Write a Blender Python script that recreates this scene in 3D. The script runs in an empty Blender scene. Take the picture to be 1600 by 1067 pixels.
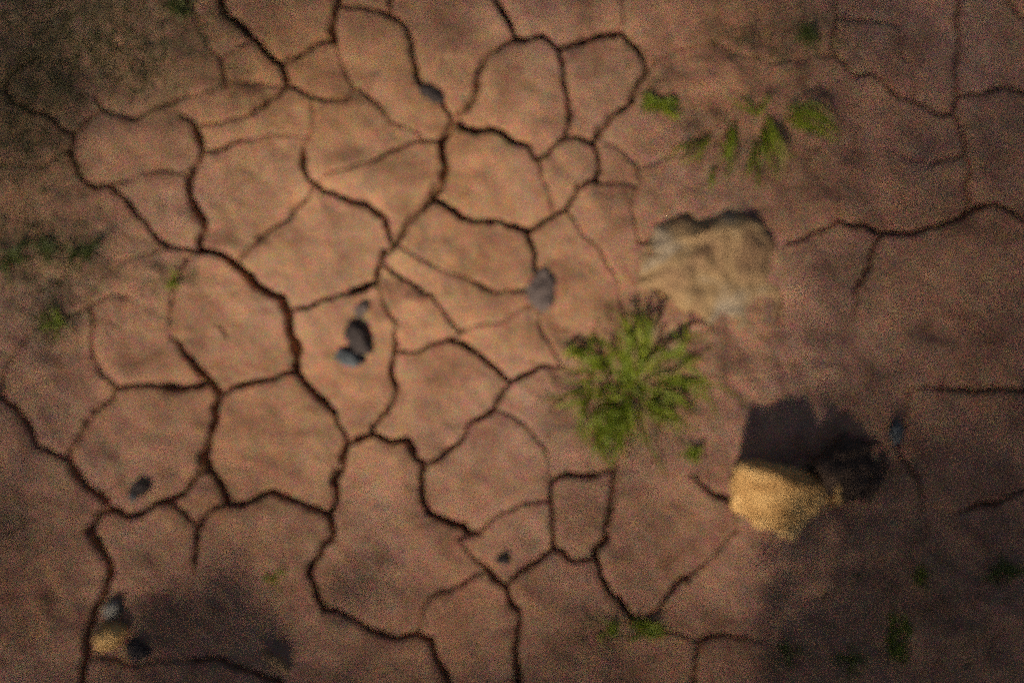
import bpy, bmesh, math, random
import numpy as np
from collections import deque
from mathutils import Vector, Matrix

random.seed(7)
rng = np.random.default_rng(7)
sc = bpy.context.scene
C = sc.collection
R = math.radians

# ------------------------------------------------------------------ camera, sky, sun, exposure
H = 1.6                                    # eye height above the dry mud, looking straight down
cam_d = bpy.data.cameras.new('camera')
cam = bpy.data.objects.new('camera', cam_d); C.objects.link(cam)
cam.location = (0, 0, H)
cam_d.sensor_width = 36.0; cam_d.lens = 36.0
cam_d.clip_start = 0.05; cam_d.clip_end = 400
cam_d.dof.use_dof = True
cam_d.dof.focus_distance = 1.93
cam_d.dof.aperture_fstop = 0.5
sc.camera = cam

SUN_EL = R(42)
LX, LY = 0.42, 0.907                       # the way the shadows fall on the ground
L = Vector((LX * math.cos(SUN_EL), LY * math.cos(SUN_EL), -math.sin(SUN_EL))).normalized()
world = bpy.data.worlds.new('World'); sc.world = world
world.use_nodes = True
wn = world.node_tree.nodes; wl = world.node_tree.links
wn.clear()
sky = wn.new('ShaderNodeTexSky'); sky.sky_type = 'NISHITA'; sky.sun_disc = False
sky.sun_elevation = SUN_EL
sky.dust_density = 4.0; sky.ozone_density = 0.4
sky.sun_rotation = math.atan2(-LX, -LY)
bg = wn.new('ShaderNodeBackground'); bg.inputs['Strength'].default_value = 0.05
wo = wn.new('ShaderNodeOutputWorld')
wl.new(sky.outputs[0], bg.inputs['Color']); wl.new(bg.outputs[0], wo.inputs['Surface'])

sun_d = bpy.data.lights.new('sun', 'SUN'); sun_d.energy = 4.9; sun_d.angle = R(3.0)
sun_d.color = (1.0, 0.85, 0.69)
sun = bpy.data.objects.new('sun', sun_d); C.objects.link(sun)
sun.rotation_euler = L.to_track_quat('-Z', 'Y').to_euler()
sun.location = (-2, -4, 6)

sc.view_settings.view_transform = 'Standard'
sc.view_settings.look = 'None'
sc.view_settings.exposure = 0.08
sc.view_settings.gamma = 1.0
sc.view_settings.use_curve_mapping = False
sc.cycles.use_denoising = False            # a high-ISO picture: keep the grain
sc.cycles.use_adaptive_sampling = True
sc.cycles.adaptive_min_samples = 5
sc.cycles.adaptive_threshold = 0.5
sc.cycles.max_bounces = 6

# ------------------------------------------------------------------ helpers
def at(px, py, z=0.0):
    """a point of the photograph's frame (1600 wide, 1 mm per pixel on the mud) at height z"""
    k = (H - z) / H
    return Vector(((px - 800) * 0.001 * k, (533.5 - py) * 0.001 * k, z))

def tag(o, label=None, cat=None, group=None, kind=None):
    if label: o['label'] = label
    if cat: o['category'] = cat
    if group: o['group'] = group
    if kind: o['kind'] = kind
    return o

def empty(name, loc):
    o = bpy.data.objects.new(name, None); C.objects.link(o); o.location = loc
    o.empty_display_size = 0.03
    return o

def link(name, me, mat, parent=None, loc=(0, 0, 0)):
    o = bpy.data.objects.new(name, me); C.objects.link(o)
    if mat: me.materials.append(mat)
    o.location = loc
    if parent: o.parent = parent
    return o

def np_mesh(name, V, F, smooth=True):
    """mesh from numpy arrays (faces all of one size)"""
    me = bpy.data.meshes.new(name)
    n = F.shape[1]
    me.vertices.add(len(V)); me.vertices.foreach_set('co', np.ascontiguousarray(V, dtype=np.float32).ravel())
    me.loops.add(F.size); me.loops.foreach_set('vertex_index', np.ascontiguousarray(F, dtype=np.int32).ravel())
    me.polygons.add(len(F)); me.polygons.foreach_set('loop_start', np.arange(0, F.size, n, dtype=np.int32))
    me.polygons.foreach_set('use_smooth', np.full(len(F), smooth))
    me.update(calc_edges=True)
    return me

def vnoise(x, y, wl_, seed):
    """smooth value noise in -1..1 on arrays of pixel coordinates"""
    r = np.random.default_rng(seed)
    T = r.uniform(-1, 1, (256, 256))
    u = x / wl_ + 1000.0; v = y / wl_ + 1000.0
    i = np.floor(u).astype(int); j = np.floor(v).astype(int)
    fu = u - i; fv = v - j
    fu = fu * fu * fu * (fu * (fu * 6 - 15) + 10); fv = fv * fv * fv * (fv * (fv * 6 - 15) + 10)
    a = T[i % 256, j % 256]; b = T[(i + 1) % 256, j % 256]
    c = T[i % 256, (j + 1) % 256]; d = T[(i + 1) % 256, (j + 1) % 256]
    return (a * (1 - fu) + b * fu) * (1 - fv) + (c * (1 - fu) + d * fu) * fv

def blob(x, y, cx, cy, rx, ry=None):
    ry = ry or rx
    return np.exp(-(((x - cx) / rx) ** 2 + ((y - cy) / ry) ** 2))

# ------------------------------------------------------------------ materials
def new_mat(name):
    m = bpy.data.materials.new(name); m.use_nodes = True
    nt = m.node_tree; nt.nodes.clear()
    out = nt.nodes.new('ShaderNodeOutputMaterial')
    p = nt.nodes.new('ShaderNodeBsdfPrincipled')
    nt.links.new(p.outputs[0], out.inputs['Surface'])
    return m, nt, p

def noise_node(nt, vec, scale, detail=4, rough=0.6, dist=0.0):
    n = nt.nodes.new('ShaderNodeTexNoise')
    n.inputs['Scale'].default_value = scale; n.inputs['Detail'].default_value = detail
    n.inputs['Roughness'].default_value = rough; n.inputs['Distortion'].default_value = dist
    nt.links.new(vec, n.inputs['Vector'])
    return n

def ramp(nt, fac, stops):
    r = nt.nodes.new('ShaderNodeValToRGB')
    cr = r.color_ramp
    while len(cr.elements) < len(stops): cr.elements.new(0.5)
    for e, (p, c) in zip(cr.elements, stops):
        e.position = p; e.color = (*c, 1) if len(c) == 3 else c
    nt.links.new(fac, r.inputs[0])
    return r

def mix(nt, fac, a, b, mode='MIX'):
    m = nt.nodes.new('ShaderNodeMix'); m.data_type = 'RGBA'; m.blend_type = mode
    if isinstance(fac, (int, float)): m.inputs[0].default_value = fac
    else: nt.links.new(fac, m.inputs[0])
    for k, v in ((6, a), (7, b)):
        if isinstance(v, tuple): m.inputs[k].default_value = (*v, 1)
        else: nt.links.new(v, m.inputs[k])
    return m.outputs[2]

def bump(nt, p, height, strength, dist):
    b = nt.nodes.new('ShaderNodeBump'); b.inputs['Strength'].default_value = strength
    b.inputs['Distance'].default_value = dist
    nt.links.new(height, b.inputs['Height']); nt.links.new(b.outputs[0], p.inputs['Normal'])

def soil_material():
    m, nt, p = new_mat('dry_mud')
    g = nt.nodes.new('ShaderNodeTexCoord')
    vec = g.outputs['Object']
    big = noise_node(nt, vec, 3.2, 3, 0.55)
    mid = noise_node(nt, vec, 14, 4, 0.6, 0.4)
    fine = noise_node(nt, vec, 900, 2, 0.8)
    base = ramp(nt, big.outputs['Fac'], [(0.32, (0.275, 0.145, 0.079)), (0.5, (0.288, 0.161, 0.096)), (0.68, (0.294, 0.171, 0.112))])
    col = mix(nt, 0.85, base.outputs[0], ramp(nt, mid.outputs['Fac'], [(0.3, (0.60, 0.55, 0.53)), (0.5, (1, 1, 1)), (0.70, (1.25, 1.22, 1.12))]).outputs[0], 'MULTIPLY')
    # mineral grains: single sand grains of rust, straw, grey
    vor = nt.nodes.new('ShaderNodeTexVoronoi'); vor.inputs['Scale'].default_value = 620
    nt.links.new(vec, vor.inputs['Vector'])
    grain = mix(nt, 0.66, (0.5, 0.5, 0.5), vor.outputs['Color'])
    col = mix(nt, 0.9, col, grain, 'OVERLAY')
    t_ = nt.nodes.new('ShaderNodeAttribute'); t_.attribute_name = 'rust'
    col = mix(nt, 0.8, col, ramp(nt, t_.outputs['Fac'], [(0.0, (0.98, 0.94, 1.08)), (0.55, (1, 1, 1.02)), (1.0, (1.03, 1.01, 0.92))]).outputs[0], 'MULTIPLY')
    # moss film where the vertex attribute says moss has grown
    a = nt.nodes.new('ShaderNodeAttribute'); a.attribute_name = 'moss'
    mn = noise_node(nt, vec, 38, 4, 0.7)
    mm = nt.nodes.new('ShaderNodeMath'); mm.operation = 'MULTIPLY'
    nt.links.new(a.outputs['Fac'], mm.inputs[0])
    nt.links.new(ramp(nt, mn.outputs['Fac'], [(0.36, (0.15, 0.15, 0.15)), (0.62, (1, 1, 1))]).outputs[0], mm.inputs[1])
    col = mix(nt, mm.outputs[0], col, (0.135, 0.102, 0.048))
    nt.links.new(col, p.inputs['Base Color'])
    p.inputs['Roughness'].default_value = 0.93
    p.inputs['Specular IOR Level'].default_value = 0.18
    hh = noise_node(nt, vec, 160, 5, 0.7)
    bump(nt, p, hh.outputs['Fac'], 0.35, 0.004)
    return m

def rock_material(name, stops, scale=14, fine=160, strength=0.5):
    m, nt, p = new_mat(name)
    g = nt.nodes.new('ShaderNodeTexCoord'); vec = g.outputs['Object']
    n1 = noise_node(nt, vec, scale, 5, 0.6, 0.5)
    col = ramp(nt, n1.outputs['Fac'], stops).outputs[0]
    n2 = noise_node(nt, vec, fine, 4, 0.7)
    col = mix(nt, 0.5, col, ramp(nt, n2.outputs['Fac'], [(0.3, (0.6, 0.58, 0.56)), (0.7, (1.2, 1.2, 1.2))]).outputs[0], 'MULTIPLY')
    nt.links.new(col, p.inputs['Base Color'])
    p.inputs['Roughness'].default_value = 0.85
    p.inputs['Specular IOR Level'].default_value = 0.25
    bump(nt, p, n2.outputs['Fac'], strength, 0.004)
    return m

def leaf_material(name, c0, c1, trans=0.35):
    m, nt, p = new_mat(name)
    g = nt.nodes.new('ShaderNodeTexCoord')
    n1 = noise_node(nt, g.outputs['Object'], 22, 3, 0.6)
    oi = nt.nodes.new('ShaderNodeObjectInfo')
    col = ramp(nt, n1.outputs['Fac'], [(0.3, c0), (0.7, c1)]).outputs[0]
    col = mix(nt, 0.5, col, ramp(nt, oi.outputs['Random'], [(0, (0.6, 0.66, 0.5)), (1, (1.35, 1.2, 1.0))]).outputs[0], 'MULTIPLY')
    nt.links.new(col, p.inputs['Base Color'])
    p.inputs['Roughness'].default_value = 0.55
    t = nt.nodes.new('ShaderNodeBsdfTranslucent'); nt.links.new(col, t.inputs['Color'])
    mx = nt.nodes.new('ShaderNodeMixShader'); mx.inputs[0].default_value = trans
    out = [n for n in nt.nodes if n.type == 'OUTPUT_MATERIAL'][0]
    nt.links.new(p.outputs[0], mx.inputs[1]); nt.links.new(t.outputs[0], mx.inputs[2])
    nt.links.new(mx.outputs[0], out.inputs['Surface'])
    return m

M_SOIL = soil_material()
M_OCHRE = rock_material('ochre_sandstone', [(0.32, (0.36, 0.185, 0.06)), (0.5, (0.60, 0.37, 0.14)), (0.68, (0.68, 0.47, 0.22))], 16)
M_TAN = rock_material('weathered_tan_stone', [(0.34, (0.20, 0.112, 0.06)), (0.43, (0.26, 0.162, 0.085)), (0.52, (0.32, 0.215, 0.105)), (0.63, (0.29, 0.235, 0.165))], 10)
M_DARK = rock_material('dark_slate', [(0.3, (0.03, 0.024, 0.024)), (0.7, (0.068, 0.054, 0.05))], 30)
M_GREY = rock_material('dusty_grey_stone', [(0.3, (0.095, 0.074, 0.068)), (0.7, (0.14, 0.108, 0.095))], 30)
M_PALE = rock_material('pale_grey_stone', [(0.3, (0.16, 0.15, 0.13)), (0.7, (0.27, 0.26, 0.23))], 30)
M_SHADE_BROWN = rock_material('shadow_brown_stone', [(0.3, (0.04, 0.027, 0.021)), (0.55, (0.075, 0.048, 0.034)), (0.75, (0.13, 0.085, 0.055))], 24)  # brown darkened to blend with the shadow behind the wedge rock

M_BLUE = rock_material('blue_grey_stone', [(0.3, (0.05, 0.058, 0.066)), (0.7, (0.13, 0.15, 0.16))], 26)
M_GRIT = rock_material('grit', [(0.3, (0.14, 0.085, 0.055)), (0.6, (0.27, 0.18, 0.12)), (0.8, (0.34, 0.27, 0.2))], 60)
M_GRASS = leaf_material('grass_green', (0.17, 0.235, 0.016), (0.31, 0.39, 0.028), 0.5)
M_SPROUT = leaf_material('sprout_green', (0.12, 0.17, 0.016), (0.21, 0.26, 0.026), 0.5)
M_DIM = leaf_material('dim_green', (0.075, 0.10, 0.018), (0.125, 0.15, 0.03), 0.4)
M_MOSS = leaf_material('moss_green', (0.085, 0.078, 0.022), (0.15, 0.13, 0.04), 0.3)
M_STRAW = leaf_material('dry_straw', (0.22, 0.15, 0.06), (0.34, 0.25, 0.11), 0.3)
M_LEAF = leaf_material('shade_leaf', (0.03, 0.06, 0.012), (0.06, 0.1, 0.02), 0.05)
M_BARK = rock_material('bark', [(0.3, (0.05, 0.035, 0.025)), (0.7, (0.13, 0.1, 0.075))], 20)

# ------------------------------------------------------------------ the crack network (pixels of the photo = millimetres)
# (half width, depth in mm, points); 't'/'s' = tapers away at the end / start
CR = [
 (6.5, 42, '', [(338,-30),(344,0),(351,20),(375,37),(395,64),(410,84),(427,96),(444,101)]),
 (6.0, 40, '', [(444,101),(462,86),(483,67),(503,61),(521,59),(516,40),(521,20),(533,0),(540,-30)]),
 (4.5, 32, '', [(526,8),(564,10),(591,17),(611,24),(638,44),(648,74),(645,101),(651,118),(664,142),(702,172),(714,182)]),
 (4.0, 25, 's', [(611,24),(612,0),(614,-30)]),
 (5.0, 34, 't', [(444,101),(445,118),(442,135),(422,155),(398,176),(381,184)]),
 (4.2, 30, 't', [(443,130),(466,138),(486,150),(506,158),(537,158)]),
 (4.2, 26, 'st', [(553,133),(581,155),(597,172),(611,189)]),
 (4.6, 28, 's', [(67,89),(37,94),(17,111),(10,135),(15,155),(37,169),(61,177),(84,189),(105,202),(118,207)]),
 (4.6, 30, '', [(118,207),(128,199),(145,182),(160,169)]),
 (3.8, 22, 't', [(148,152),(160,169),(179,179),(202,186),(229,179),(250,165),(277,153),(310,145)]),
 (4.4, 27, '', [(118,207),(115,223),(110,240),(118,263),(132,280),(148,290),(172,290),(179,300),(199,317),(216,331),(230,348),(243,370),(262,384),(280,390),(305,391)]),
 (3.2, 14, 't', [(172,290),(199,277),(225,268)]),
 (5.8, 40, 's', [(283,172),(297,189),(307,213),(314,233),(309,253),(299,273),(297,300),(305,324),(317,344),(319,358),(310,375),(305,391)]),
 (4.4, 28, 't', [(314,233),(330,233),(354,229),(375,223),(392,217)]),
 (4.4, 30, 's', [(483,209),(478,233),(476,256),(484,277),(494,287),(516,297),(535,303),(550,314),(574,314),(591,326),(604,341),(608,360),(612,384)]),
 (3.4, 22, '', [(494,287),(472,317),(449,341),(420,355),(402,372),(380,392),(371,416)]),
 (6.8, 46, '', [(714,182),(702,202),(692,219),(690,233),(697,253),(695,277),(685,297),(675,314),(655,331),(638,351),(618,375),(604,392),(597,409),(584,433),(564,446),(550,456)]),
 (4.2, 28, '', [(550,456),(530,463),(516,466),(486,475),(460,484)]),
 (3.2, 20, 't', [(692,219),(675,219),(648,223),(614,235),(587,250),(557,258)]),
 (6.0, 42, '', [(714,182),(732,197),(766,199),(786,209),(803,221),(824,229),(834,243),(844,245)]),
 (5.0, 36, '', [(844,245),(867,229),(881,214),(901,213),(921,219),(928,224)]),
 (5.0, 34, '', [(714,182),(729,165),(743,142),(749,115),(756,94),(770,78),(793,62),(810,54)]),
 (6.4, 46, '', [(810,54),(800,34),(786,13),(778,0),(766,-30)]),
 (5.4, 40, '', [(810,54),(827,56),(847,54),(864,66),(874,73)]),
 (4.4, 32, '', [(874,73),(878,98),(884,128),(893,152),(896,175),(891,199),(884,214)]),
 (5.4, 40, '', [(874,73),(898,66),(925,57),(948,52),(972,49)]),
 (5.2, 36, '', [(972,49),(982,64),(999,78),(1013,98),(1009,115),(989,135),(982,155),(955,179),(942,199),(928,224)]),
 (5.4, 38, '', [(928,224),(932,236),(940,263)]),
 (4.4, 30, '', [(940,263),(936,280),(905,290),(888,324),(867,337),(844,351),(827,360)]),
 (2.8, 14, 'st', [(936,228),(960,226),(979,233),(995,250),(999,270),(996,287)]),
 (3.2, 20, 't', [(844,245),(847,263),(854,287)]),
 (5.2, 36, '', [(675,314),(699,321),(719,337),(739,344),(773,344),(800,351),(817,358),(827,360)]),
 (4.4, 30, 't', [(820,358),(830,375),(837,399),(835,425),(838,445)]),
 (3.8, 24, 't', [(597,409),(624,436),(648,446),(672,460),(690,482)]),
 (3.6, 22, 'st', [(718,430),(735,439),(749,444),(773,455),(800,456)]),
 (4.4, 30, 's', [(621,503),(616,530),(614,551),(614,584),(616,611),(604,638),(584,659),(581,676)]),
 (3.2, 22, 's', [(630,548),(664,544),(690,534),(708,529)]),
 (3.4, 20, 't', [(708,529),(726,513)]),
 (4.8, 34, '', [(708,529),(729,539),(748,550),(763,565),(782,581),(798,597)]),
 (4.6, 32, 't', [(798,597),(829,584),(847,573),(889,576)]),
 (4.6, 32, '', [(798,597),(780,622),(773,638),(749,655),(732,662),(722,682),(692,706),(668,720),(661,720)]),
 (5.4, 38, '', [(581,676),(608,686),(635,689),(648,706),(661,720),(663,735),(662,758),(657,785),(668,801),(692,812),(722,823),(739,835),(749,835)]),
 (2.8, 14, 't', [(749,835),(766,815),(785,800)]),
 (5.2, 36, '', [(581,676),(564,686),(543,694)]),
 (6.6, 44, '', [(305,391),(324,392),(344,399),(371,416),(395,436),(418,453),(439,466),(452,487),(457,517),(462,544),(464,571),(464,583)]),
 (5.0, 34, '', [(464,583),(452,584),(418,591),(388,595),(364,603),(338,618)]),
 (5.6, 38, '', [(464,583),(472,592),(483,608),(503,628),(523,645)]),
 (3.6, 22, '', [(523,645),(533,672),(543,694)]),
 (6.2, 42, 's', [(267,524),(284,544),(304,578),(324,598),(338,618),(331,639),(334,666),(324,693),(319,713),(321,733)]),
 (5.4, 36, '', [(321,733),(304,748),(284,768),(263,778),(243,788),(223,802),(196,805),(166,797)]),
 (4.6, 32, '', [(321,733),(338,748),(351,771),(354,787)]),
 (5.4, 36, '', [(166,797),(159,781),(135,758),(115,727),(108,713)]),
 (3.6, 22, '', [(108,713),(118,692),(135,665),(148,645),(172,622),(182,608)]),
 (4.6, 30, '', [(182,608),(196,605),(219,603),(243,600),(270,603),(300,602),(324,600)]),
 (4.6, 28, '', [(108,713),(81,706),(64,699),(57,679),(44,659),(27,638),(0,623),(-30,615)]),
 (6.2, 42, '', [(166,797),(152,805),(135,825),(148,849),(165,876),(169,896),(162,923),(148,953),(138,987),(132,1028),(130,1067),(128,1097)]),
 (4.4, 30, 't', [(354,787),(334,791),(324,805),(314,825),(307,849),(305,876),(300,906)]),
 (3.2, 20, '', [(270,783),(290,801),(300,815),(314,825)]),
 (4.8, 34, '', [(354,787),(388,786),(408,776),(422,771),(449,780),(472,788),(496,800),(514,806)]),
 (6.0, 42, '', [(543,694),(536,724),(526,748),(521,788),(514,806)]),
 (5.4, 38, '', [(514,806),(521,822),(520,842),(506,862),(486,879),(483,899),(493,930),(503,960)]),
 (4.8, 32, '', [(503,960),(530,958),(550,969),(581,987),(614,996),(648,994),(675,1001),(682,1024),(692,1048),(699,1067),(705,1097)]),
 (3.2, 18, 'st', [(655,977),(662,957),(675,930),(699,923),(726,910),(749,899),(759,892)]),
 (5.0, 36, '', [(759,889),(773,906),(794,918),(800,940),(812,957),(807,994),(810,1031),(810,1067),(812,1097)]),
 (4.6, 32, '', [(794,918),(807,898),(827,884),(844,867),(862,852)]),
 (3.0, 16, 's', [(721,845),(732,866),(749,886),(759,889)]),
 (4.6, 32, '', [(862,852),(862,818),(862,785),(861,758),(871,747),(898,743),(928,742)]),
 (4.8, 34, '', [(862,852),(873,854),(888,871),(908,876),(930,872)]),
 (5.2, 36, 's', [(965,707),(962,734),(957,768),(954,808),(948,839),(932,855),(930,872),(938,899),(955,923),(972,947),(986,967)]),
 (3.6, 20, 't', [(986,967),(1009,974),(1033,950),(1050,926),(1065,910),(1080,896),(1104,882),(1117,866)]),
 (4.6, 30, 's', [(1080,742),(1095,755),(1111,764),(1131,778),(1145,790)]),
 (4.2, 26, 'st', [(1405,700),(1415,722),(1428,741),(1438,768),(1445,800)]),
 (4.6, 28, 's', [(1490,802),(1510,798),(1539,791),(1566,781),(1600,768),(1630,758)]),
 (4.6, 28, 't', [(1084,1097),(1084,1067),(1087,1028),(1094,1001),(1138,996),(1202,1004)]),
 (5.0, 34, '', [(1316,344),(1347,353),(1381,358),(1414,358),(1448,356),(1485,348),(1512,331),(1529,321)]),
 (5.6, 38, '', [(1529,321),(1556,317),(1586,331),(1600,341),(1630,360)]),
 (4.4, 28, 't', [(1381,358),(1370,382),(1364,416),(1343,446),(1337,476),(1333,500)]),
 (4.6, 28, 's', [(1425,600),(1441,605),(1465,610),(1499,611),(1549,606),(1600,606),(1630,604)]),
 (4.8, 32, '', [(1504,-30),(1499,7),(1499,34),(1497,67),(1495,101),(1492,135),(1495,155),(1489,182),(1499,209),(1505,236),(1512,263),(1509,287),(1519,310),(1529,321)]),
 (4.6, 28, '', [(1494,150),(1532,142),(1566,137),(1600,142),(1630,146)]),
 (4.6, 30, '', [(1489,182),(1478,179),(1451,165),(1424,155),(1397,142),(1381,125),(1364,111)]),
 (4.0, 24, '', [(1364,111),(1340,118),(1327,101),(1310,78),(1306,51),(1313,17),(1318,-30)]),
 (3.0, 14, 'st', [(1384,34),(1411,37),(1414,67),(1412,85)]),
 (5.0, 30, '', [(1570,-30),(1580,0),(1593,27),(1630,40)]),
 (3.0, 14, 's', [(1313,287),(1315,324),(1316,344)]),
 (2.8, 12, 'st', [(1347,236),(1391,233),(1424,250),(1455,257)]),
 (3.2, 18, 'st', [(57,517),(34,537),(17,564),(7,585)]),
 (3.2, 16, 'st', [(202,460),(165,468),(145,480),(145,517),(145,557),(155,580)]),
 (3.0, 14, 'st', [(267,456),(264,480),(267,524)]),
 (4.6, 30, '', [(300,1031),(338,1034),(371,1045),(405,1048),(435,1061),(450,1097)]),
 (3.0, 15, 'st', [(307,44),(321,67),(341,91),(371,71)]),
 (2.6, 10, 'st', [(336,505),(351,517),(352,540)]),
]
# hairlines that close plates off (barely open)
HL = [
 [(381,184),(340,190),(297,189)], [(392,217),(420,208),(450,205),(483,209)], [(483,209),(490,180),(486,150)],
 [(611,189),(650,205),(675,219)], [(537,158),(553,133)], [(557,258),(520,275),(494,287)], [(521,59),(535,100),(553,133)],
 [(310,145),(350,130),(398,128),(442,135)], [(148,152),(140,115),(110,95),(67,89)], [(307,44),(292,0),(290,-30)],
 [(371,71),(395,64)], [(341,91),(350,130)], [(67,89),(60,50),(80,-30)], [(140,115),(200,70),(307,44)], [(10,135),(-30,140)],
 [(110,240),(60,262),(-30,255)], [(216,331),(150,340),(80,352),(-30,330)], [(225,268),(260,262),(299,273)],
 [(262,384),(202,402),(150,440),(145,480)], [(155,580),(182,608)], [(145,480),(100,505),(57,517)], [(-30,400),(80,430),(150,440)],
 [(267,456),(290,420),(297,392)], [(7,585),(0,623)], [(267,500),(202,460)],
 [(300,906),(292,950),(300,1031)], [(300,906),(400,902),(484,890)], [(169,896),(240,905),(300,906)], [(300,1031),(220,1040),(132,1028)],
 [(-30,860),(80,842),(135,825)], [(-30,985),(60,975),(138,987)],
 [(785,800),(820,790),(862,785)], [(749,835),(721,845)], [(773,638),(800,650),(850,690),(854,727),(861,758)],
 [(928,742),(962,734)], [(965,707),(985,660),(985,610)], [(889,576),(985,610)], [(985,610),(1050,690),(1080,742)], [(1117,866),(1150,830),(1145,790)],
 [(690,482),(726,513)], [(726,513),(780,500),(838,470),(838,445)], [(800,456),(838,445)], [(718,430),(680,420),(645,402),(618,375)], [(621,503),(600,470),(584,433)],
 [(854,287),(862,315),(867,337)], [(996,287),(965,282),(936,280)], [(996,287),(986,330),(1000,380)], [(888,324),(915,365),(938,385),(960,430),(985,500)],
 [(614,551),(630,548)], [(838,470),(850,520),(880,575)], [(972,49),(976,20),(970,-30)], [(1013,98),(1100,60),(1200,100),(1310,78)],
 [(989,135),(1060,150),(1150,150),(1240,190),(1347,236)], [(999,256),(1070,240),(1110,200),(1150,150)], [(1240,190),(1300,150),(1340,118)],
 [(1313,287),(1240,290),(1180,330),(1100,345)], [(1455,257),(1505,240)], [(1347,236),(1313,287)], [(1316,344),(1235,385)],
 [(1333,500),(1300,520),(1200,500),(1140,500)], [(1333,500),(1390,580),(1425,600)], [(1425,600),(1405,700)], [(1300,520),(1230,580),(1130,600),(985,610)],
 [(1445,800),(1490,802)], [(1445,800),(1420,870),(1350,930),(1202,1004)], [(1420,870),(1500,930),(1630,920)], [(1202,1004),(1230,1097)], [(1350,930),(1400,1097)],
 [(1009,974),(1050,990),(1094,1001)], [(810,1031),(900,1000),(986,967)], [(1412,85),(1436,120),(1424,155)], [(1384,34),(1313,17)],
 [(1000,380),(1020,440),(985,500),(985,610)], [(1100,345),(1000,380)], [(1100,60),(1120,-30)], [(1230,580),(1200,660),(1145,790)],
 [(655,977),(648,994)], [(1230,290),(1240,190)], [(440,780),(438,840),(450,902)], 
]

# ------------------------------------------------------------------ the mud as a height field cut into plates
G = 2.0                                             # mm between vertices
MX0, MX1, MY0, MY1 = -200, 1800, -200, 1267
xs = np.arange(MX0, MX1 + G, G); ys = np.arange(MY0, MY1 + G, G)
X, Y = np.meshgrid(xs, ys)
ny, nx = X.shape
WX = X + vnoise(X, Y, 34, 1) * 4.5 + vnoise(X, Y, 13, 2) * 2.4
WY = Y + vnoise(X, Y, 34, 3) * 4.5 + vnoise(X, Y, 13, 4) * 2.4
carve = np.zeros_like(X); bar = np.full(X.shape, 99.0); dist = np.full(X.shape, 200.0)

def rasterise(pts, w, d, flags, pad=70):
    n = len(pts)
    wt = [1.0] * n
    if 't' in flags:
        wt[-1] = 0.3
        if n > 3: wt[-2] = 0.72
    if 's' in flags:
        wt[0] = 0.3
        if n > 3: wt[1] = 0.72
    for k in range(n - 1):
        (ax, ay), (bx, by) = pts[k], pts[k + 1]
        i0 = max(0, int((min(ax, bx) - pad - MX0) / G)); i1 = min(nx, int((max(ax, bx) + pad - MX0) / G) + 1)
        j0 = max(0, int((min(ay, by) - pad - MY0) / G)); j1 = min(ny, int((max(ay, by) + pad - MY0) / G) + 1)
        if i1 <= i0 or j1 <= j0: continue
        sl = (slice(j0, j1), slice(i0, i1))
        px = WX[sl]; py = WY[sl]
        dx, dy = bx - ax, by - ay; L2 = dx * dx + dy * dy
        t = np.clip(((px - ax) * dx + (py - ay) * dy) / L2, 0, 1)
        dd = np.hypot(px - ax - t * dx, py - ay - t * dy)
        q = wt[k] * (1 - t) + wt[k + 1] * t
        q = q * (1 + 0.25 * vnoise(px, py, 40, 9))
        ww = w * np.maximum(q, 0.2); D = d * np.minimum(1, q * 1.1)
        c = D * (0.93 * np.clip(1.12 - dd / (1.05 * ww), 0, 1) + 0.07 * np.exp(-dd / (2.4 * ww)))
        carve[sl] = np.maximum(carve[sl], c)
        bar[sl] = np.minimum(bar[sl], dd)
        if d > 10: dist[sl] = np.minimum(dist[sl], dd)

for w, d, f, pts in CR:
    k_ = sum(p[0] for p in pts) / len(pts)
    k_ = 1.0 - 0.2 * min(1, max(0, (k_ - 1150) / 150))          # the cracks on the right are narrower and half closed
    rasterise(pts, w * 0.95 * k_, d * 0.8 * k_, f)
FAINT = {(300,906),(169,896),(-30,860),(-30,985),(440,780),(1445,800),(1420,870),(1333,500),(1300,520),(1350,930),(1230,580),(1202,1004),(985,610),(1100,60),(989,135),(1240,190),(810,1031),(140,115),(67,89),(-30,400),(267,500),(1313,287),(-30,330)}
for pts in HL:
    f_ = pts[0] in FAINT or pts[-1] in FAINT
    rasterise(pts, 3.1, 1.5 if f_ else (5, 8, 11, 7)[len(pts) * 7 % 4], '')

# beyond the frame the same kind of cracks go on (cells round random seeds)
out = np.maximum(np.maximum(-X, X - 1600), np.maximum(-Y, Y - 1067))
seeds = []
while len(seeds) < 190:
    p = (random.uniform(MX0 - 80, MX1 + 80), random.uniform(MY0 - 80, MY1 + 80))
    if max(-p[0], p[0] - 1600, -p[1], p[1] - 1067) > 10 and all((p[0] - q[0]) ** 2 + (p[1] - q[1]) ** 2 > 85 ** 2 for q in seeds): seeds.append(p)
    elif random.random() < 0.002: break
m_out = out > 0
px, py = WX[m_out], WY[m_out]
d1 = np.full(px.shape, 1e9); d2 = np.full(px.shape, 1e9)
for s in seeds:
    dd = np.hypot(px - s[0], py - s[1])
    d2 = np.minimum(d2, np.maximum(d1, dd)); d1 = np.minimum(d1, dd)
e = (d2 - d1) * 0.5
fade = np.clip((out[m_out] - 8) / 16, 0, 1)
carve[m_out] = np.maximum(carve[m_out], fade * 40 * (0.93 * np.clip(1.12 - e / 5.0, 0, 1) + 0.07 * np.exp(-e / 12)))
bar[m_out] = np.minimum(bar[m_out], np.where(out[m_out] > 12, e, 99))
bar = np.where(np.abs(out - 12) < 1.6, 0, bar)      # plates end just outside the frame

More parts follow.
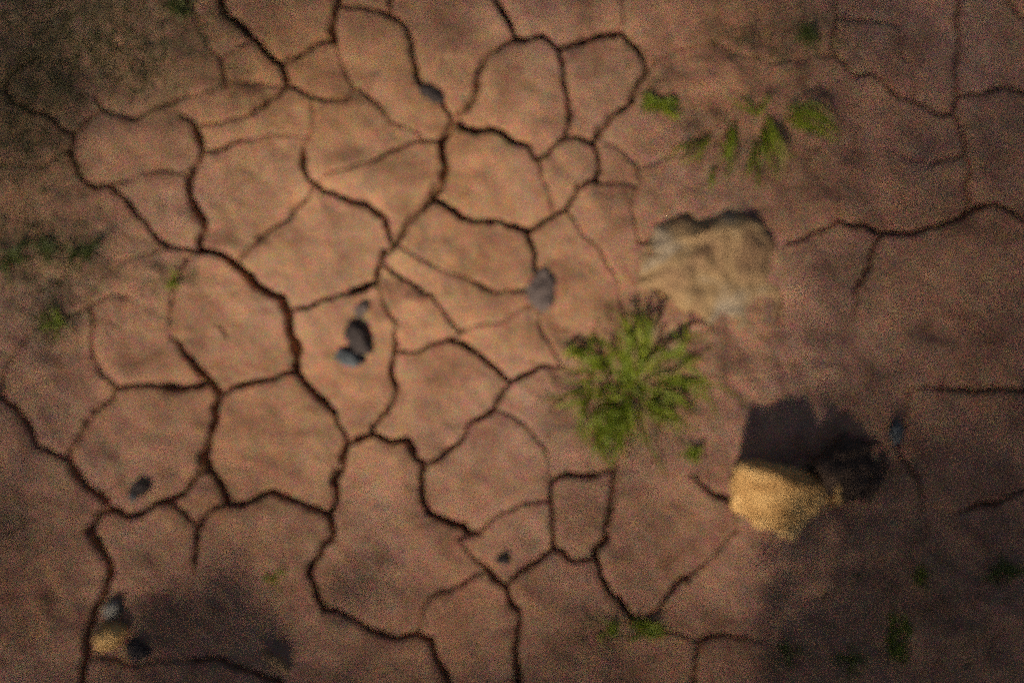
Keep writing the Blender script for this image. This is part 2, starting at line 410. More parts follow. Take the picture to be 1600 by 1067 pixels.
rough = 1.0 + 1.3 * blob(X, Y, 1170, 560, 190, 90) + 1.1 * blob(X, Y, 1170, 170, 210, 120) + 0.9 * blob(X, Y, 650, 470, 70, 60) \
      + 1.0 * blob(X, Y, 130, 440, 200, 130) + 0.8 * blob(X, Y, 250, 990, 250, 90) + 0.8 * blob(X, Y, 120, 60, 220, 120) + 0.8 * blob(X, Y, 1450, 980, 250, 150)
hz = vnoise(X, Y, 330, 11) * 7 + vnoise(X + 50, Y, 120, 12) * 7.0 \
   + rough * (vnoise(X, Y, 56, 13) * 3.6 + vnoise(WX, WY, 26, 14) * 2.0 + vnoise(WX, WY, 12, 15) * 0.65)
# swellings and dents that can be seen one by one: x, y, rx, ry, mm
for bx, by, rx, ry, a in [
    (480,668,34,20,-5), (398,128,26,14,-6), (575,205,50,24,6), (560,262,60,28,5), (600,300,40,30,4), (640,470,26,20,6), (590,450,18,14,8),
    (80,935,14,26,-13), (1420,268,60,30,4), (1225,485,16,30,-10), (1255,560,30,14,-6), (1210,545,40,20,6), (1290,575,26,14,6),
    (1150,585,30,20,5), (1430,770,10,44,7), (1440,510,44,18,-6), (1120,160,40,20,-6), (1270,140,30,18,-6), (1060,90,30,20,-5),
    (420,1042,44,14,7), (440,1010,20,14,-8), (370,985,30,18,-6), (240,930,40,20,-8), (560,165,20,14,5), (720,590,70,50,4),
    (820,150,44,60,4), (760,270,50,44,4), (400,690,60,60,4), (230,690,60,50,4), (420,520,60,60,3), (500,380,60,50,4)]:
    hz += a * blob(X, Y, bx, by, rx, ry)
hz += -2.2 * np.exp(-dist / 12)                     # plate rims weathered down
Z = hz - carve
dZy, dZx = np.gradient(Z, G)
NRM = np.stack([-dZx, dZy, np.ones_like(Z)], -1)    # y of the world runs against y of the picture
NRM /= np.linalg.norm(NRM, axis=-1, keepdims=True)
VX = (X - 800) * 0.001; VY = (533.5 - Y) * 0.001; VZ = Z * 0.001

def ground_z(px, py):
    i = min(max(int(round((px - MX0) / G)), 0), nx - 1); j = min(max(int(round((py - MY0) / G)), 0), ny - 1)
    return float(VZ[j, i])

moss = 0.85 * blob(X, Y, 130, 40, 200, 110) + 0.75 * blob(X, Y, 40, 200, 80, 120) + 0.75 * blob(X, Y, 60, 400, 110, 60) + 0.6 * blob(X, Y, 85, 500, 45, 50) \
     + 0.35 * blob(X, Y, 230, 130, 60, 60) + 0.5 * blob(X, Y, 1240, 60, 110, 50) + 0.4 * blob(X, Y, 1010, 130, 40, 40) + 0.5 * blob(X, Y, 270, 435, 40, 22) \
     + 0.45 * blob(X, Y, 990, 600, 110, 110) + 0.3 * blob(X, Y, 20, 820, 60, 60) + 0.22 * blob(X, Y, 1480, 930, 200, 130) + 0.35 * blob(X, Y, 1190, 230, 120, 60) + 0.4 * blob(X, Y, 950, 985, 60, 30)
moss = np.clip(moss, 0, 1)
rust = np.clip(0.2 + 0.8 * blob(X, Y, 560, 290, 420, 330) + 0.2 * vnoise(X, Y, 150, 51), 0, 1)

# flood fill the cells between barrier cells
cb = np.minimum(np.minimum(bar[:-1, :-1], bar[1:, 1:]), np.minimum(bar[1:, :-1], bar[:-1, 1:])) < 1.1
lab = np.where(cb, -1, 0).astype(np.int32)
cy, cx = lab.shape
flat = lab.ravel(); nlab = 0
for s0 in range(flat.size):
    if flat[s0] != 0: continue
    nlab += 1; flat[s0] = nlab; dq = [s0]; cells = [s0]
    while dq:
        c = dq.pop(); i = c % cx
        for n_ in ((c - 1) if i > 0 else -1, (c + 1) if i < cx - 1 else -1, c - cx, c + cx):
            if 0 <= n_ < flat.size and flat[n_] == 0:
                flat[n_] = nlab; dq.append(n_); cells.append(n_)
    if len(cells) < 140:
        for c in cells: flat[c] = -1
lab = flat.reshape(cy, cx)
while (lab < 0).any():                               # hand barrier cells to their neighbours
    P = np.pad(lab, 1, constant_values=-1)
    nb = np.maximum(np.maximum(P[:-2, 1:-1], P[2:, 1:-1]), np.maximum(P[1:-1, :-2], P[1:-1, 2:]))
    lab = np.where((lab < 0) & (nb > 0), nb, lab)

# the ground sheet under and around the plates, out to the horizon
def ring_sheet():
    hw = 1.0; a0 = (MX0 - 800) * .001; a1 = (MX1 - 800) * .001; b0 = (533.5 - MY1) * .001; b1 = (533.5 - MY0) * .001
    V = []; F = []
    rings = [(0.0, -0.075), (0.002, -0.012), (0.35, -0.004), (2.5, 0.0), (80, 0.0)]
    for o, z in rings:
        V += [(a0 - o, b0 - o, z), (a1 + o, b0 - o, z), (a1 + o, b1 + o, z), (a0 - o, b1 + o, z)]
    F.append((0, 1, 2, 3))
    for r_ in range(len(rings) - 1):
        for k in range(4):
            a = r_ * 4 + k; b = r_ * 4 + (k + 1) % 4
            F.append((b, a, a + 4, b + 4))
    return np.array(V), np.array(F)
V, F = ring_sheet()
gm = np_mesh('ground', V, F, False)
ground = link('ground', gm, M_SOIL)
tag(ground, 'dry reddish brown mud ground split by a net of dark cracks', kind='structure')

cid = np.arange(cy * cx).reshape(cy, cx)
order = np.argsort(lab.ravel(), kind='stable')
ls = lab.ravel()[order]
cuts = np.flatnonzero(np.diff(ls)) + 1
for cells in np.split(order, cuts):
    j, i = cells // cx, cells % cx
    v00 = j * nx + i
    quads = np.stack([v00 + nx, v00 + nx + 1, v00 + 1, v00], -1)
    u, inv = np.unique(quads.ravel(), return_inverse=True)
    P = np.stack([VX.ravel()[u], VY.ravel()[u], VZ.ravel()[u]], -1)
    me = np_mesh('mud_plate', P, inv.reshape(-1, 4))
    at_ = me.attributes.new('moss', 'FLOAT', 'POINT'); at_.data.foreach_set('value', moss.ravel()[u].astype(np.float32))
    rt_ = me.attributes.new('rust', 'FLOAT', 'POINT'); rt_.data.foreach_set('value', rust.ravel()[u].astype(np.float32))
    me.normals_split_custom_set_from_vertices(NRM.reshape(-1, 3)[u].tolist())
    link('mud_plate', me, M_SOIL, ground)

# ------------------------------------------------------------------ stones
def hull_rock(name, pts, mat, label, cuts=5, amp=0.006, wl_=0.05, seed=0, smooth=2, cat='rock', group=None, sharp=1.0):
    """pts: (px, py, height mm above the mud); the hull of them, broken up and weathered"""
    cxm = sum(p[0] for p in pts) / len(pts); cym = sum(p[1] for p in pts) / len(pts)
    gz = sorted(ground_z(p[0], p[1]) for p in pts); base = at(cxm, cym, max(gz[len(gz) * 2 // 3], -0.012))
    bm = bmesh.new()
    for x_, y_, z_ in pts:
        zz = base.z + z_ * 0.001
        bm.verts.new(at(x_, y_, max(zz, -0.05)) - base)
    bmesh.ops.convex_hull(bm, input=bm.verts)
    loose = [v for v in bm.verts if not v.link_faces]
    bmesh.ops.delete(bm, geom=loose, context='VERTS')
    bmesh.ops.triangulate(bm, faces=bm.faces)
    bmesh.ops.subdivide_edges(bm, edges=bm.edges, cuts=cuts, use_grid_fill=True)
    bmesh.ops.triangulate(bm, faces=bm.faces)
    for _ in range(smooth): bmesh.ops.smooth_vert(bm, verts=bm.verts, factor=0.5, use_axis_x=True, use_axis_y=True, use_axis_z=True)
    bm.normal_update()
    from mathutils import noise
    off = Vector((seed * 3.1, seed * 1.7, seed * 0.9))
    new = []
    for v in bm.verts:
        q = v.co / wl_ + off
        d = noise.noise(q) + 0.5 * noise.noise(q * 2.3) + 0.25 * noise.noise(q * 5.1)
        rid = abs(noise.noise(q * 1.4 + Vector((9, 3, 1))))
        new.append(v.co + v.normal * amp * (d * 0.9 - rid * 0.7 * sharp))
    for v, c in zip(bm.verts, new): v.co = c
    me = bpy.data.meshes.new(name); bm.to_mesh(me); bm.free()
    me.polygons.foreach_set('use_smooth', np.full(len(me.polygons), True))
    o = link(name, me, mat, None, base)
    tag(o, label, cat, group)
    return o

# the broad weathered stone right of the middle
hull_rock('rock', [(990,414,-9),(1010,358,-9),(1060,344,-8),(1092,350,0),(1140,330,-6),(1172,342,2),(1206,346,-8),(1246,386,-10),(1240,450,-10),(1208,500,-10),(1144,526,-10),(1080,502,-10),(1034,470,-10),(996,452,-10),
    (1030,410,14),(1062,374,26),(1094,360,26),(1150,354,32),(1182,368,22),(1110,398,30),(1060,420,20),(1150,430,22),(1196,440,12),(1148,488,8),(1100,462,13)],
    M_TAN, 'broad pale tan weathered rock just above the biggest grass tuft', cuts=8, amp=0.021, wl_=0.06, seed=3, smooth=3)
# the ochre wedge with its bright broken face
hull_rock('rock', [(1138,748,-10),(1138,796,-10),(1176,816,-10),(1212,846,-10),(1252,844,-10),(1280,816,-10),(1296,776,-10),(1300,742,-8),(1256,737,-8),(1190,717,-8),(1156,716,-8),
    (1142,746,36),(1157,724,80),(1204,738,106),(1238,756,118),(1266,760,84),(1290,756,36),(1148,792,12),(1214,808,58),(1222,838,16),(1258,814,14)],
    M_OCHRE, 'ochre wedge shaped rock with a bright broken face in the lower right shade', cuts=7, amp=0.008, wl_=0.034, seed=8, smooth=0, sharp=1.6)
hull_rock('rock', [(1262,740,-8),(1286,700,-8),(1330,672,-8),(1384,686,-8),(1390,740,-8),(1356,790,-8),(1302,792,-8),(1272,730,84),(1306,712,64),(1346,704,34),(1368,742,18),(1340,762,30),(1300,770,34)],
    M_SHADE_BROWN, 'broken brown rock coloured as dark as shadow behind the ochre wedge shaped rock', cuts=7, amp=0.022, wl_=0.045, seed=15, smooth=1, sharp=1.6)
hull_rock('stone', [(1300,756,-6),(1312,744,-6),(1322,752,-6),(1318,782,-6),(1308,796,-6),(1298,784,-6),(1308,756,46),(1313,774,34),(1304,780,26)],
    M_OCHRE, 'small ochre splinter of stone leaning against the wedge shaped rock', cuts=4, amp=0.006, wl_=0.02, seed=5, cat='stone')

def pebble(px, py, rx, ry, h, rot, mat, label, seed, name='stone', group=None):
    c, s = math.cos(R(rot)), math.sin(R(rot)); rr = random.Random(seed); P = []
    for k in range(9):
        a = 2 * math.pi * k / 9 + rr.uniform(-.25, .25); q = rr.uniform(.85, 1.08)
        u, v = rx * q * math.cos(a), ry * q * math.sin(a)
        P.append((px + u * c - v * s, py + u * s + v * c, -7))
        P.append((px + (u * c - v * s) * .9, py + (u * s + v * c) * .9, h * rr.uniform(.3, .5)))
    for k in range(5):
        a = 2 * math.pi * k / 5 + rr.uniform(-.4, .4)
        u, v = rx * .5 * math.cos(a), ry * .5 * math.sin(a)
        P.append((px + u * c - v * s, py + u * s + v * c, h * rr.uniform(.85, 1.1)))
    return hull_rock(name, P, mat, label, cuts=4, amp=0.0075, wl_=0.024, seed=seed, smooth=1, cat='stone', group=group)

pebble(848, 456, 25, 38, 12, 12, M_GREY, 'upright oval dark grey stone left of the biggest grass tuft', 11)
pebble(558, 528, 22, 32, 19, -32, M_DARK, 'black stone with a lit bluish rim below on the plate left of centre', 12)
pebble(545, 560, 30, 15, 17, 18, M_BLUE, 'flat blue grey stone standing in for the lit lower rim of the black stone left of centre', 13)  # lit bluish rim of the black stone, coloured in as its own stone
pebble(676, 148, 26, 14, 12, 32, M_DARK, 'dark stone wedged in the crack near the top', 14)
pebble(218, 762, 20, 15, 13, -30, M_DARK, 'dark pebble on the round plate at the lower left', 15)
pebble(206, 778, 9, 7, 9, -10, M_BLUE, 'tiny pale blue grey pebble standing in for the lit rim of the dark pebble at lower left', 16)  # bright lit rim of the dark pebble, coloured in as its own pebble
pebble(788, 877, 15, 10, 14, 10, M_DARK, 'small black pebble at the narrow tip of a plate, bottom centre', 17)
pebble(1401, 672, 15, 23, 24, 10, M_BLUE, 'blue grey stone at the edge of the wedge shaped rock\'s shadow', 18)
pebble(168, 996, 34, 22, 26, -30, M_OCHRE, 'ochre stone in the dark lower left corner beside a wide crack', 19)
pebble(176, 952, 18, 14, 18, 20, M_PALE, 'small pale grey stone just above the ochre stone at lower left', 20)
pebble(215, 1015, 24, 20, 18, 15, M_DARK, 'dark stone right of the ochre stone at lower left', 21)
pebble(432, 1036, 30, 10, 12, 40, M_TAN, 'low tan stone near the bottom edge', 22)
pebble(568, 482, 12, 20, 9, 30, M_GREY, 'small dark stone at the fork of the long middle crack', 23)

# loose crumbs of soil and grit: uncountable
def crumbs():
    V = []; F = []
    r = random.Random(5)
    base = [(1, 0, -.3), (-.5, .87, -.3), (-.5, -.87, -.3), (0.1, 0.1, .8), (.3, .6, .4), (-.6, 0, .35)]
    T = [(0, 1, 4), (1, 5, 4), (1, 2, 5), (2, 3, 5), (2, 0, 3), (0, 4, 3), (4, 5, 3)]
    for k in range(1300):
        x_, y_ = r.uniform(-120, 1720), r.uniform(-120, 1190)
        s = 0.0009 * (1 + 3.0 * r.random() ** 5)
        p = at(x_, y_, 0); p.z = ground_z(x_, y_)
        if p.z < -0.014: continue
        m = Matrix.Rotation(r.uniform(0, 6.28), 3, 'Z') @ Matrix.Rotation(r.uniform(-.4, .4), 3, 'X')
        n = len(V)
        for b in base: V.append(p + (m @ Vector(b)) * s * r.uniform(.8, 1.2))
        F += [(n + a, n + b, n + c) for a, b, c in T]
    return np.array([tuple(v) for v in V]), np.array(F)
V, F = crumbs()
o = link('soil_crumbs', np_mesh('soil_crumbs', V, F, False), M_GRIT)
tag(o, 'fine loose crumbs of soil scattered over the mud plates', 'crumbs', kind='stuff')

# ------------------------------------------------------------------ plants
def blade_mesh(name, p0, p1, h, width, droop, twist, curl=0.0):
    """one grass blade from p0 to p1 (vectors), arching up to height h; folded along its midrib"""
    n = 8
    d = p1 - p0; L_ = Vector((d.x, d.y, 0)); ln = max(L_.length, 1e-4); fw = L_ / ln; sd = Vector((-fw.y, fw.x, 0))
    V = []; F = []
    for k in range(n + 1):
        t = k / n
        z = p0.z * (1 - t) + p1.z * t + h * 4 * t * (1 - t) * (1 - droop * (t - .5))
        c = Vector((p0.x + d.x * t, p0.y + d.y * t, z)) + sd * curl * ln * math.sin(t * math.pi)
        w = width * 0.5 * (0.55 + 0.45 * math.sin(min(1, t * 2.2) * math.pi / 2)) * (1 - max(0, (t - .45) / .55) ** 1.8) + 0.0006
        tw = twist * t
        s_ = sd * math.cos(tw) + Vector((0, 0, 1)) * math.sin(tw)
        up = Vector((0, 0, 1)) * math.cos(tw) - sd * math.sin(tw)
        V += [c - s_ * w + up * w * .35, c, c + s_ * w + up * w * .35]
    for k in range(n):
        a = k * 3
        F += [(a, a + 1, a + 4, a + 3), (a + 1, a + 2, a + 5, a + 4)]
    V = [v - p0 for v in V]
    return np_mesh(name, np.array([tuple(v) for v in V]), np.array(F))

def plant(name, cx_, cy_, blades, label, cat, mat, group=None, part='blade', dry=0.0):
    """blades: (tip px, tip py, tip z mm, arch mm, width mm[, foot offset px])"""
    gz = ground_z(cx_, cy_)
    base = at(cx_, cy_, gz)
    root = empty(name, base); tag(root, label, cat, group)
    r = random.Random(int(cx_ * 7 + cy_))
    for b in blades:
        tx, ty, tz, arch, w = b[:5]
        if len(b) > 5: foot = at(b[5], b[6], 0); foot.z = ground_z(b[5], b[6]) - .003
        else: foot = base + Vector((r.uniform(-.008, .008), r.uniform(-.008, .008), -.004))
        tip = at(tx, ty, gz + tz * .001)
        me = blade_mesh(part, foot, tip, arch * .001, w * .001, r.uniform(-.3, .5), r.uniform(-.9, .9), r.uniform(-.2, .2))
        link(part, me, M_STRAW if dry and r.random() < dry else mat, root, foot - base)
    return root

rp_ = random.Random(21)
def tufted(lobes, cx_, cy_, per, spread, w0, w1, zk=1.0):
    """many thin blades round each lobe of growth: (x, y, tip height mm)"""
    B = []
    for (x_, y_, z_) in lobes:
        for k in range(per):
            q = rp_.uniform(.55, 1.08)
            fx, fy = cx_ + (x_ - cx_) * rp_.uniform(0, .45) + rp_.gauss(0, spread), cy_ + (y_ - cy_) * rp_.uniform(0, .45) + rp_.gauss(0, spread)
            sp_ = spread * 1.7
            B.append((cx_ + (x_ - cx_) * q + rp_.gauss(0, sp_), cy_ + (y_ - cy_) * q + rp_.gauss(0, sp_), z_ * zk * rp_.uniform(.4, 1.4), rp_.uniform(10, 34) * zk, rp_.uniform(w0, w1), fx, fy))
    return B
lobes = [(1002,462,26),(988,500,50),(1012,500,30),(905,545,24),(872,566,12),(856,612,8),(868,634,8),(912,650,14),(924,712,8),(938,690,20),(976,714,8),(984,690,26),(930,670,20),
         (1062,652,10),(1048,640,24),(1094,548,14),(1064,524,26),(1040,556,34),(1118,590,6),(952,480,14),(934,510,20),(1000,480,30),(1020,690,10),(888,680,8),(950,655,30),(900,590,16)]
clumps = tufted([(1002,462,20),(990,500,30),(985,540,34),(1008,490,24),(972,490,18)], 990, 596, 11, 10, 2.4, 4.6)
clumps += tufted([(905,545,12),(878,562,8)], 965, 580, 11, 11, 2.4, 4.6, .8) + tufted([(858,620,8),(880,640,6),(900,625,14)], 960, 612, 9, 12, 2.4, 4.6, .8)
clumps += tufted([(924,712,8),(938,690,16),(946,660,24)], 965, 628, 15, 13, 2.4, 4.8) + tufted([(976,714,8),(980,680,22)], 975, 640, 11, 10, 2.4, 4.6)
clumps += tufted([(1062,652,8),(1040,642,14)], 1006, 630, 12, 10, 2.4, 4.6, .8) + tufted([(1094,548,8),(1070,530,14)], 1030, 566, 12, 14, 2.4, 4.4, .8) + tufted([(1040,560,10)], 1004, 600, 6, 12, 2, 4)
clumps += tufted([(1118,590,4),(1128,612,3),(1070,690,4),(890,690,4),(940,470,6),(1100,640,4)], 1000, 600, 4, 15, 2.0, 3.6, .7)
clumps = [b for b in clumps if rp_.random() < .62] + tufted([(990,520,24),(965,600,10),(1010,610,14),(985,660,14)], 985, 600, 7, 14, 2.4, 4.2) + tufted([(1125,560,4),(1140,610,3),(1110,660,3)], 1010, 600, 6, 16, 2.0, 3.4, .6)
plant('grass_tuft', 985, 606, clumps[:292], 'biggest bright green grass tuft right of the middle', 'grass tuft', M_GRASS, dry=.12)

fan = [(1221,276,8,12,8,1194,196),(1206,240,12,10,8,1196,178),(1124,254,6,10,8,1140,196),(1112,300,5,10,7,1124,258),(1060,256,4,8,6,1104,214),(1316,212,5,14,8,1232,176)]
fan += tufted([(1219,272,6),(1208,236,8)], 1192, 188, 7, 6, 2.2, 4.2, .6) + tufted([(1123,254,6),(1112,300,4)], 1150, 186, 6, 8, 2.2, 4.2, .6) + tufted([(1060,256,4)], 1120, 205, 6, 8, 2.2, 4, .5)
fan += tufted([(1318,212,5),(1296,190,8)], 1220, 172, 5, 8, 2.2, 4.2, .6) + tufted([(1178,290,4)], 1186, 216, 6, 7, 2.2, 4, .5) + tufted([(1200,135,5),(1150,140,5)], 1185, 180, 4, 10, 2.2, 4, .5)
plant('weed', 1190, 182, fan, 'sprawling green weed with spread leaves above the broad tan rock', 'weed', M_GRASS, part='leaf', dry=.1)

def sprout(cx_, cy_, n, r0, label, mat=None, name='sprout', w=8, ang=None, sx=1.0, group=None):
    rr = random.Random(int(cx_ * 13 + cy_ * 3)); B = []
    for k in range(n * 2):
        a = rr.uniform(0, 6.28) if ang is None else R(ang) + rr.uniform(-.7, .7) + (math.pi if k % 2 else 0)
        l = r0 * rr.uniform(.4, 1.15)
        l *= 1.15; B.append((cx_ + math.cos(a) * l * sx, cy_ + math.sin(a) * l, rr.uniform(2, 10), rr.uniform(4, 12), w * rr.uniform(.28, .6), cx_ + rr.gauss(0, r0 * .25), cy_ + rr.gauss(0, r0 * .2)))
    return plant(name, cx_, cy_, B, label, 'sprout', mat or M_SPROUT, group, part='leaf')

sprout(1034, 162, 12, 30, 'low flat green sprout beside the crack left of the sprawling weed', M_GRASS, w=9, ang=5)
sprout(134, 394, 9, 28, 'small green sprout in the mossy patch near the left edge', M_DIM, w=9)
sprout(72, 388, 8, 26, 'dim green sprout left of the small sprout near the left edge', M_DIM, w=8)
sprout(16, 402, 9, 34, 'dark green sprout cut by the left edge', M_DIM, w=9)
sprout(86, 506, 8, 26, 'yellowish sprout below the mossy patch at the left', M_GRASS, w=7)
sprout(272, 436, 6, 18, 'tiny yellow green sprout on the plate below the left mossy patch', M_GRASS, w=5)
sprout(1084, 708, 7, 17, 'tiny bright sprout below right of the biggest grass tuft', M_GRASS, w=7)
sprout(1010, 984, 10, 28, 'bright low sprout at the crack near the bottom right of centre', M_GRASS, w=8, ang=10)
sprout(950, 985, 7, 20, 'small sprout left of the bright low sprout near the bottom', M_GRASS, w=6)
sprout(1404, 1000, 10, 42, 'upright green sprout in the dark lower right corner', M_SPROUT, w=10, ang=85)
sprout(1230, 1022, 7, 24, 'small dark sprout near the bottom edge right of centre', M_DIM, w=8)
sprout(1330, 1040, 7, 30, 'dim sprout between the two others in the lower right shade', M_DIM, w=8)
sprout(1570, 890, 8, 36, 'dark sprout at the right edge in the shade', M_DIM, w=9)
sprout(1440, 898, 6, 18, 'tiny sprout in the shade right of the wedge shaped rock', w=6)
sprout(428, 905, 5, 18, 'tiny yellowish sprout on the shaded plate near the bottom left', M_GRASS, w=4)
sprout(1262, 45, 7, 30, 'dim sprout at the top edge right of centre', M_DIM, w=7)
sprout(285, 12, 8, 30, 'dark sprout at the top edge left of centre', M_DIM, w=7)
sprout(905, 548, 6, 26, 'small clump at the upper left of the biggest grass tuft', M_GRASS, w=8, ang=25)

def wisps():
    V = []; F = []; r = random.Random(9); n_ = 0
    while n_ < 3400:
        x_, y_ = r.uniform(-150, 1750), r.uniform(-150, 1210)
        i = int((x_ - MX0) / G); j = int((y_ - MY0) / G)
        if r.random() > moss[j, i] ** 1.5 or VZ[j, i] < -0.02: continue
        n_ += 1
        p = Vector((VX[j, i], VY[j, i], VZ[j, i] - .001))
        a = r.uniform(0, 6.28); l = r.uniform(.008, .026); w = r.uniform(.0005, .0012); tilt = r.uniform(.05, .6)
        f = Vector((math.cos(a) * math.cos(tilt), math.sin(a) * math.cos(tilt), math.sin(tilt))); s = Vector((-math.sin(a), math.cos(a), 0))
        m_ = p + f * l * .55 + Vector((0, 0, l * .12)) + s * l * r.uniform(-.1, .1)
        n = len(V); V += [p - s * w, p + s * w, m_ + s * w * .8, m_ - s * w * .8, p + f * l, p + f * l * .98 + s * w * .2]
        F += [(n, n + 1, n + 2, n + 3), (n + 3, n + 2, n + 5, n + 4)]
    return np.array([tuple(v) for v in V]), np.array(F)
V, F = wisps()
o = link('grass_wisps', np_mesh('grass_wisps', V, F, False), M_MOSS)
tag(o, 'thin olive green grass wisps growing over the mud in patches', 'grass', kind='stuff')

# ------------------------------------------------------------------ leafy shade caster added out of view to darken the corners
def shade_depth(x, y):
    """how thickly the added crown stands between the sun and this spot"""
    r_ = math.hypot((x - 640) / 760, (y - 440) / 560)
    d = 1.75 * max(0.0, r_ - 0.38) ** 1.15
    d += 2.0 * math.exp(-(((x - 1520) / 270) ** 2 + ((y - 950) / 200) ** 2))
    d += 0.7 * math.exp(-(((x - 290) / 190) ** 2 + ((y - 1010) / 60) ** 2))
    d -= 1.4 * math.exp(-(((x - 1190) / 120) ** 2 + ((y - 800) / 100) ** 2))
    d -= 0.5 * math.exp(-(((x - 150) / 70) ** 2 + ((y - 985) / 70) ** 2))
    return min(d, 3.0)
shade_tree = empty('shade_tree', (-3.6, -4.2, 0)); tag(shade_tree, 'unseen leafy shade caster added beyond the frame, its crown darkening the corners of the mud', 'shade_tree')
V = []; F = []; r = random.Random(3)
tries = 20600
area = 3.4 * 2.6 * math.sin(SUN_EL)
for k in range(tries):
    x_, y_ = r.uniform(-900, 2500), r.uniform(-800, 1800)
    dens = shade_depth(x_, y_)
    if r.random() * 3.0 > dens: continue
    t = r.uniform(3.3, 4.7)
    p = at(x_, y_, 0) - L * t - Vector(shade_tree.location)
    l = r.uniform(.03, .055); w = l * .62
    nrm = Vector((r.gauss(0, 1), r.gauss(0, 1), r.gauss(0.8, 1))).normalized()
    a = nrm.orthogonal().normalized(); a = Matrix.Rotation(r.uniform(0, 6.28), 3, nrm) @ a; b = nrm.cross(a)
    n = len(V)
    V += [p - a * l, p - a * l * .2 - b * w, p + a * l, p - a * l * .2 + b * w]
    F.append((n, n + 1, n + 2, n + 3))
link('crown', np_mesh('crown', np.array([tuple(v) for v in V]), np.array(F), False), M_LEAF, shade_tree)

def limb(pts, radii):
    bm = bmesh.new(); rings = []
    for k, (p, rad) in enumerate(zip(pts, radii)):
        p = Vector(p); dr = (Vector(pts[min(k + 1, len(pts) - 1)]) - Vector(pts[max(k - 1, 0)])).normalized()
        a = dr.orthogonal().normalized(); b = dr.cross(a)
        rings.append([bm.verts.new(p + (a * math.cos(q) + b * math.sin(q)) * rad) for q in [2 * math.pi * i / 8 for i in range(8)]])
    for A, B in zip(rings, rings[1:]):
        for i in range(8): bm.faces.new((A[i], A[(i + 1) % 8], B[(i + 1) % 8], B[i]))
    me = bpy.data.meshes.new('trunk'); bm.to_mesh(me); bm.free()
    me.polygons.foreach_set('use_smooth', np.full(len(me.polygons), True))
    return me
link('trunk', limb([(0, 0, -.05), (.03, .02, .9), (.15, .12, 1.9), (.45, .3, 2.7)], [.12, .1, .08, .05]), M_BARK, shade_tree)
link('limb', limb([(.12, .1, 1.7), (.9, .2, 2.2), (1.9, .4, 2.5), (2.9, .5, 2.7)], [.055, .04, .025, .008]), M_BARK, shade_tree)
link('limb', limb([(.3, .2, 2.3), (.4, 1.0, 2.6), (.7, 1.7, 2.9)], [.045, .03, .008]), M_BARK, shade_tree)

# two unseen shrubs added below the frame to darken the lower corners
def shade_bush(x0, x1, y0, y1, n_, edge, loc, label, seed, t0=1.05):
    b = empty('shade_bush', loc); tag(b, label, 'shade_bush')
    V = []; F = []; r = random.Random(seed); k = 0
    while k < n_:
        x_, y_ = r.uniform(x0, x1), r.uniform(y0, y1)
        if r.random() > edge(x_, y_): continue
        k += 1
        t = r.uniform(t0, 1.55)
        p = at(x_, y_, 0) - L * t - Vector(loc)
        l = r.uniform(.016, .03); w = l * .55
        nrm = Vector((r.gauss(0, 1), r.gauss(0, 1), r.gauss(0.8, 1))).normalized()
        a = Matrix.Rotation(r.uniform(0, 6.28), 3, nrm) @ nrm.orthogonal().normalized(); c = nrm.cross(a)
        n = len(V); V += [p - a * l, p - a * l * .2 - c * w, p + a * l, p - a * l * .2 + c * w]; F.append((n, n + 1, n + 2, n + 3))
    link('foliage', np_mesh('foliage', np.array([tuple(v) for v in V]), np.array(F), False), M_LEAF, b)
    cen = at((x0 + x1) / 2, (y0 + y1) / 2, 0) - L * 1.3 - Vector(loc)
    for q in range(6):
        e_ = cen + Vector((r.uniform(-.25, .25), r.uniform(-.12, .12), r.uniform(-.1, .1)))
        link('stem', limb([(r.uniform(-.04, .04), r.uniform(-.04, .04), -.03), tuple(e_ * .5 + Vector((0, 0, .12))), tuple(e_)], [.012, .008, .003]), M_BARK, b)
vn = lambda x, y, w, s_: float(vnoise(np.array([x]), np.array([y]), w, s_)[0])
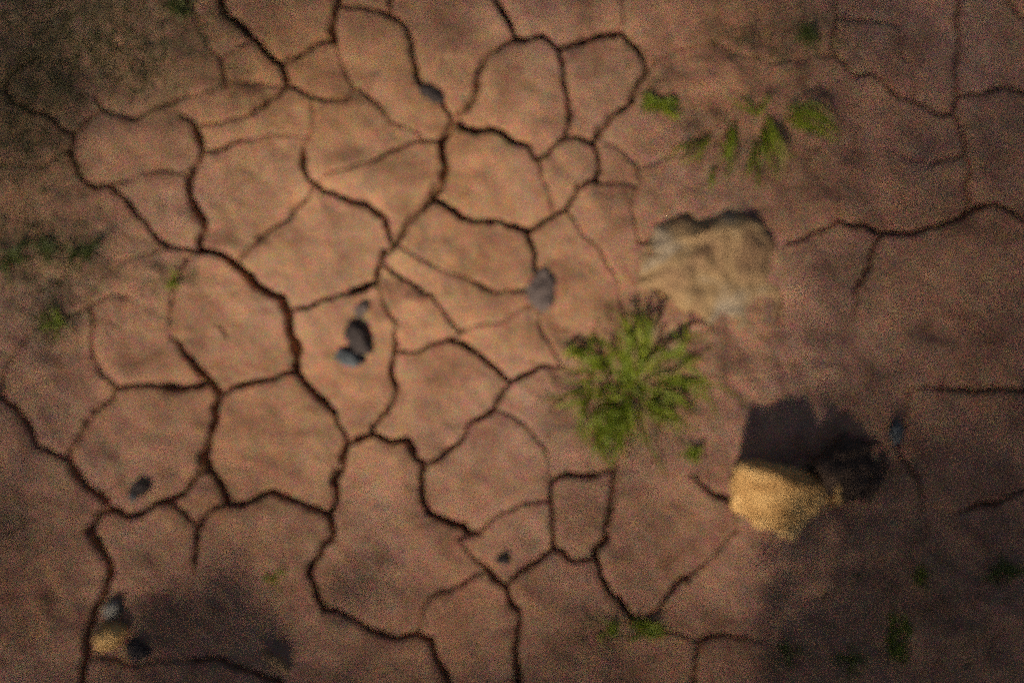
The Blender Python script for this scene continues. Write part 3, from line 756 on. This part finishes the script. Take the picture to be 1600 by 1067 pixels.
def edge_r(x, y):
    q = (x - 1320) / 130 + (y - 850) / 190 + vn(x, y, 90, 31) * .7
    return min(1, max(0, 0.5 + q * .32)) * (0.75 + .25 * vn(x, y, 60, 32))
def edge_l(x, y):
    q = min((x - 240) / 40, (455 - x) / 110, (y - 925 - 0.12 * (x - 200)) / 50) + vn(x, y, 70, 33) * .9
    return min(1, max(0, 0.4 + q * .5)) * (0.8 + .2 * vn(x, y, 50, 34))
shade_bush(1180, 1800, 700, 1250, 3000, edge_r, (0.42, -1.28, 0), 'unseen leafy shrub added beyond the frame to shade the lower right corner', 41, 0.75)
def sky_block_bush(x, y, rad, top, n_, label, seed):  # added foliage that cuts the sky light reaching the lower right corner
    b = empty('shade_bush', (x, y, 0)); tag(b, label, 'shade_bush')
    V = []; F = []; r = random.Random(seed)
    for k in range(n_):
        d = Vector((r.gauss(0, 1), r.gauss(0, 1), r.gauss(0, 1))).normalized() * r.uniform(.55, 1.0)
        p = Vector((d.x * rad, d.y * rad, top * .52 + d.z * top * .48))
        l = r.uniform(.014, .028); w = l * .55
        nrm = (d + Vector((r.gauss(0, .6), r.gauss(0, .6), r.gauss(.4, .6)))).normalized()
        a = Matrix.Rotation(r.uniform(0, 6.28), 3, nrm) @ nrm.orthogonal().normalized(); c = nrm.cross(a)
        n = len(V); V += [p - a * l, p - a * l * .2 - c * w, p + a * l, p - a * l * .2 + c * w]; F.append((n, n + 1, n + 2, n + 3))
    link('foliage', np_mesh('foliage', np.array([tuple(v) for v in V]), np.array(F), False), M_LEAF, b)
    for q in range(7):
        e_ = Vector((r.uniform(-.6, .6) * rad, r.uniform(-.6, .6) * rad, top * r.uniform(.5, .85)))
        link('stem', limb([(r.uniform(-.03, .03), r.uniform(-.03, .03), -.03), tuple(e_ * .5), tuple(e_)], [.01, .007, .003]), M_BARK, b)
sky_block_bush(1.20, -0.42, 0.33, 0.75, 1900, 'unseen dense round shrub added beyond the right edge to block sky light', 51)
shade_bush(100, 600, 850, 1180, 850, edge_l, (-0.75, -1.36, 0), 'unseen leafy shrub added beyond the frame to shade the lower left corner', 42)

print('PLATES', nlab, 'plates linked', len(ground.children))
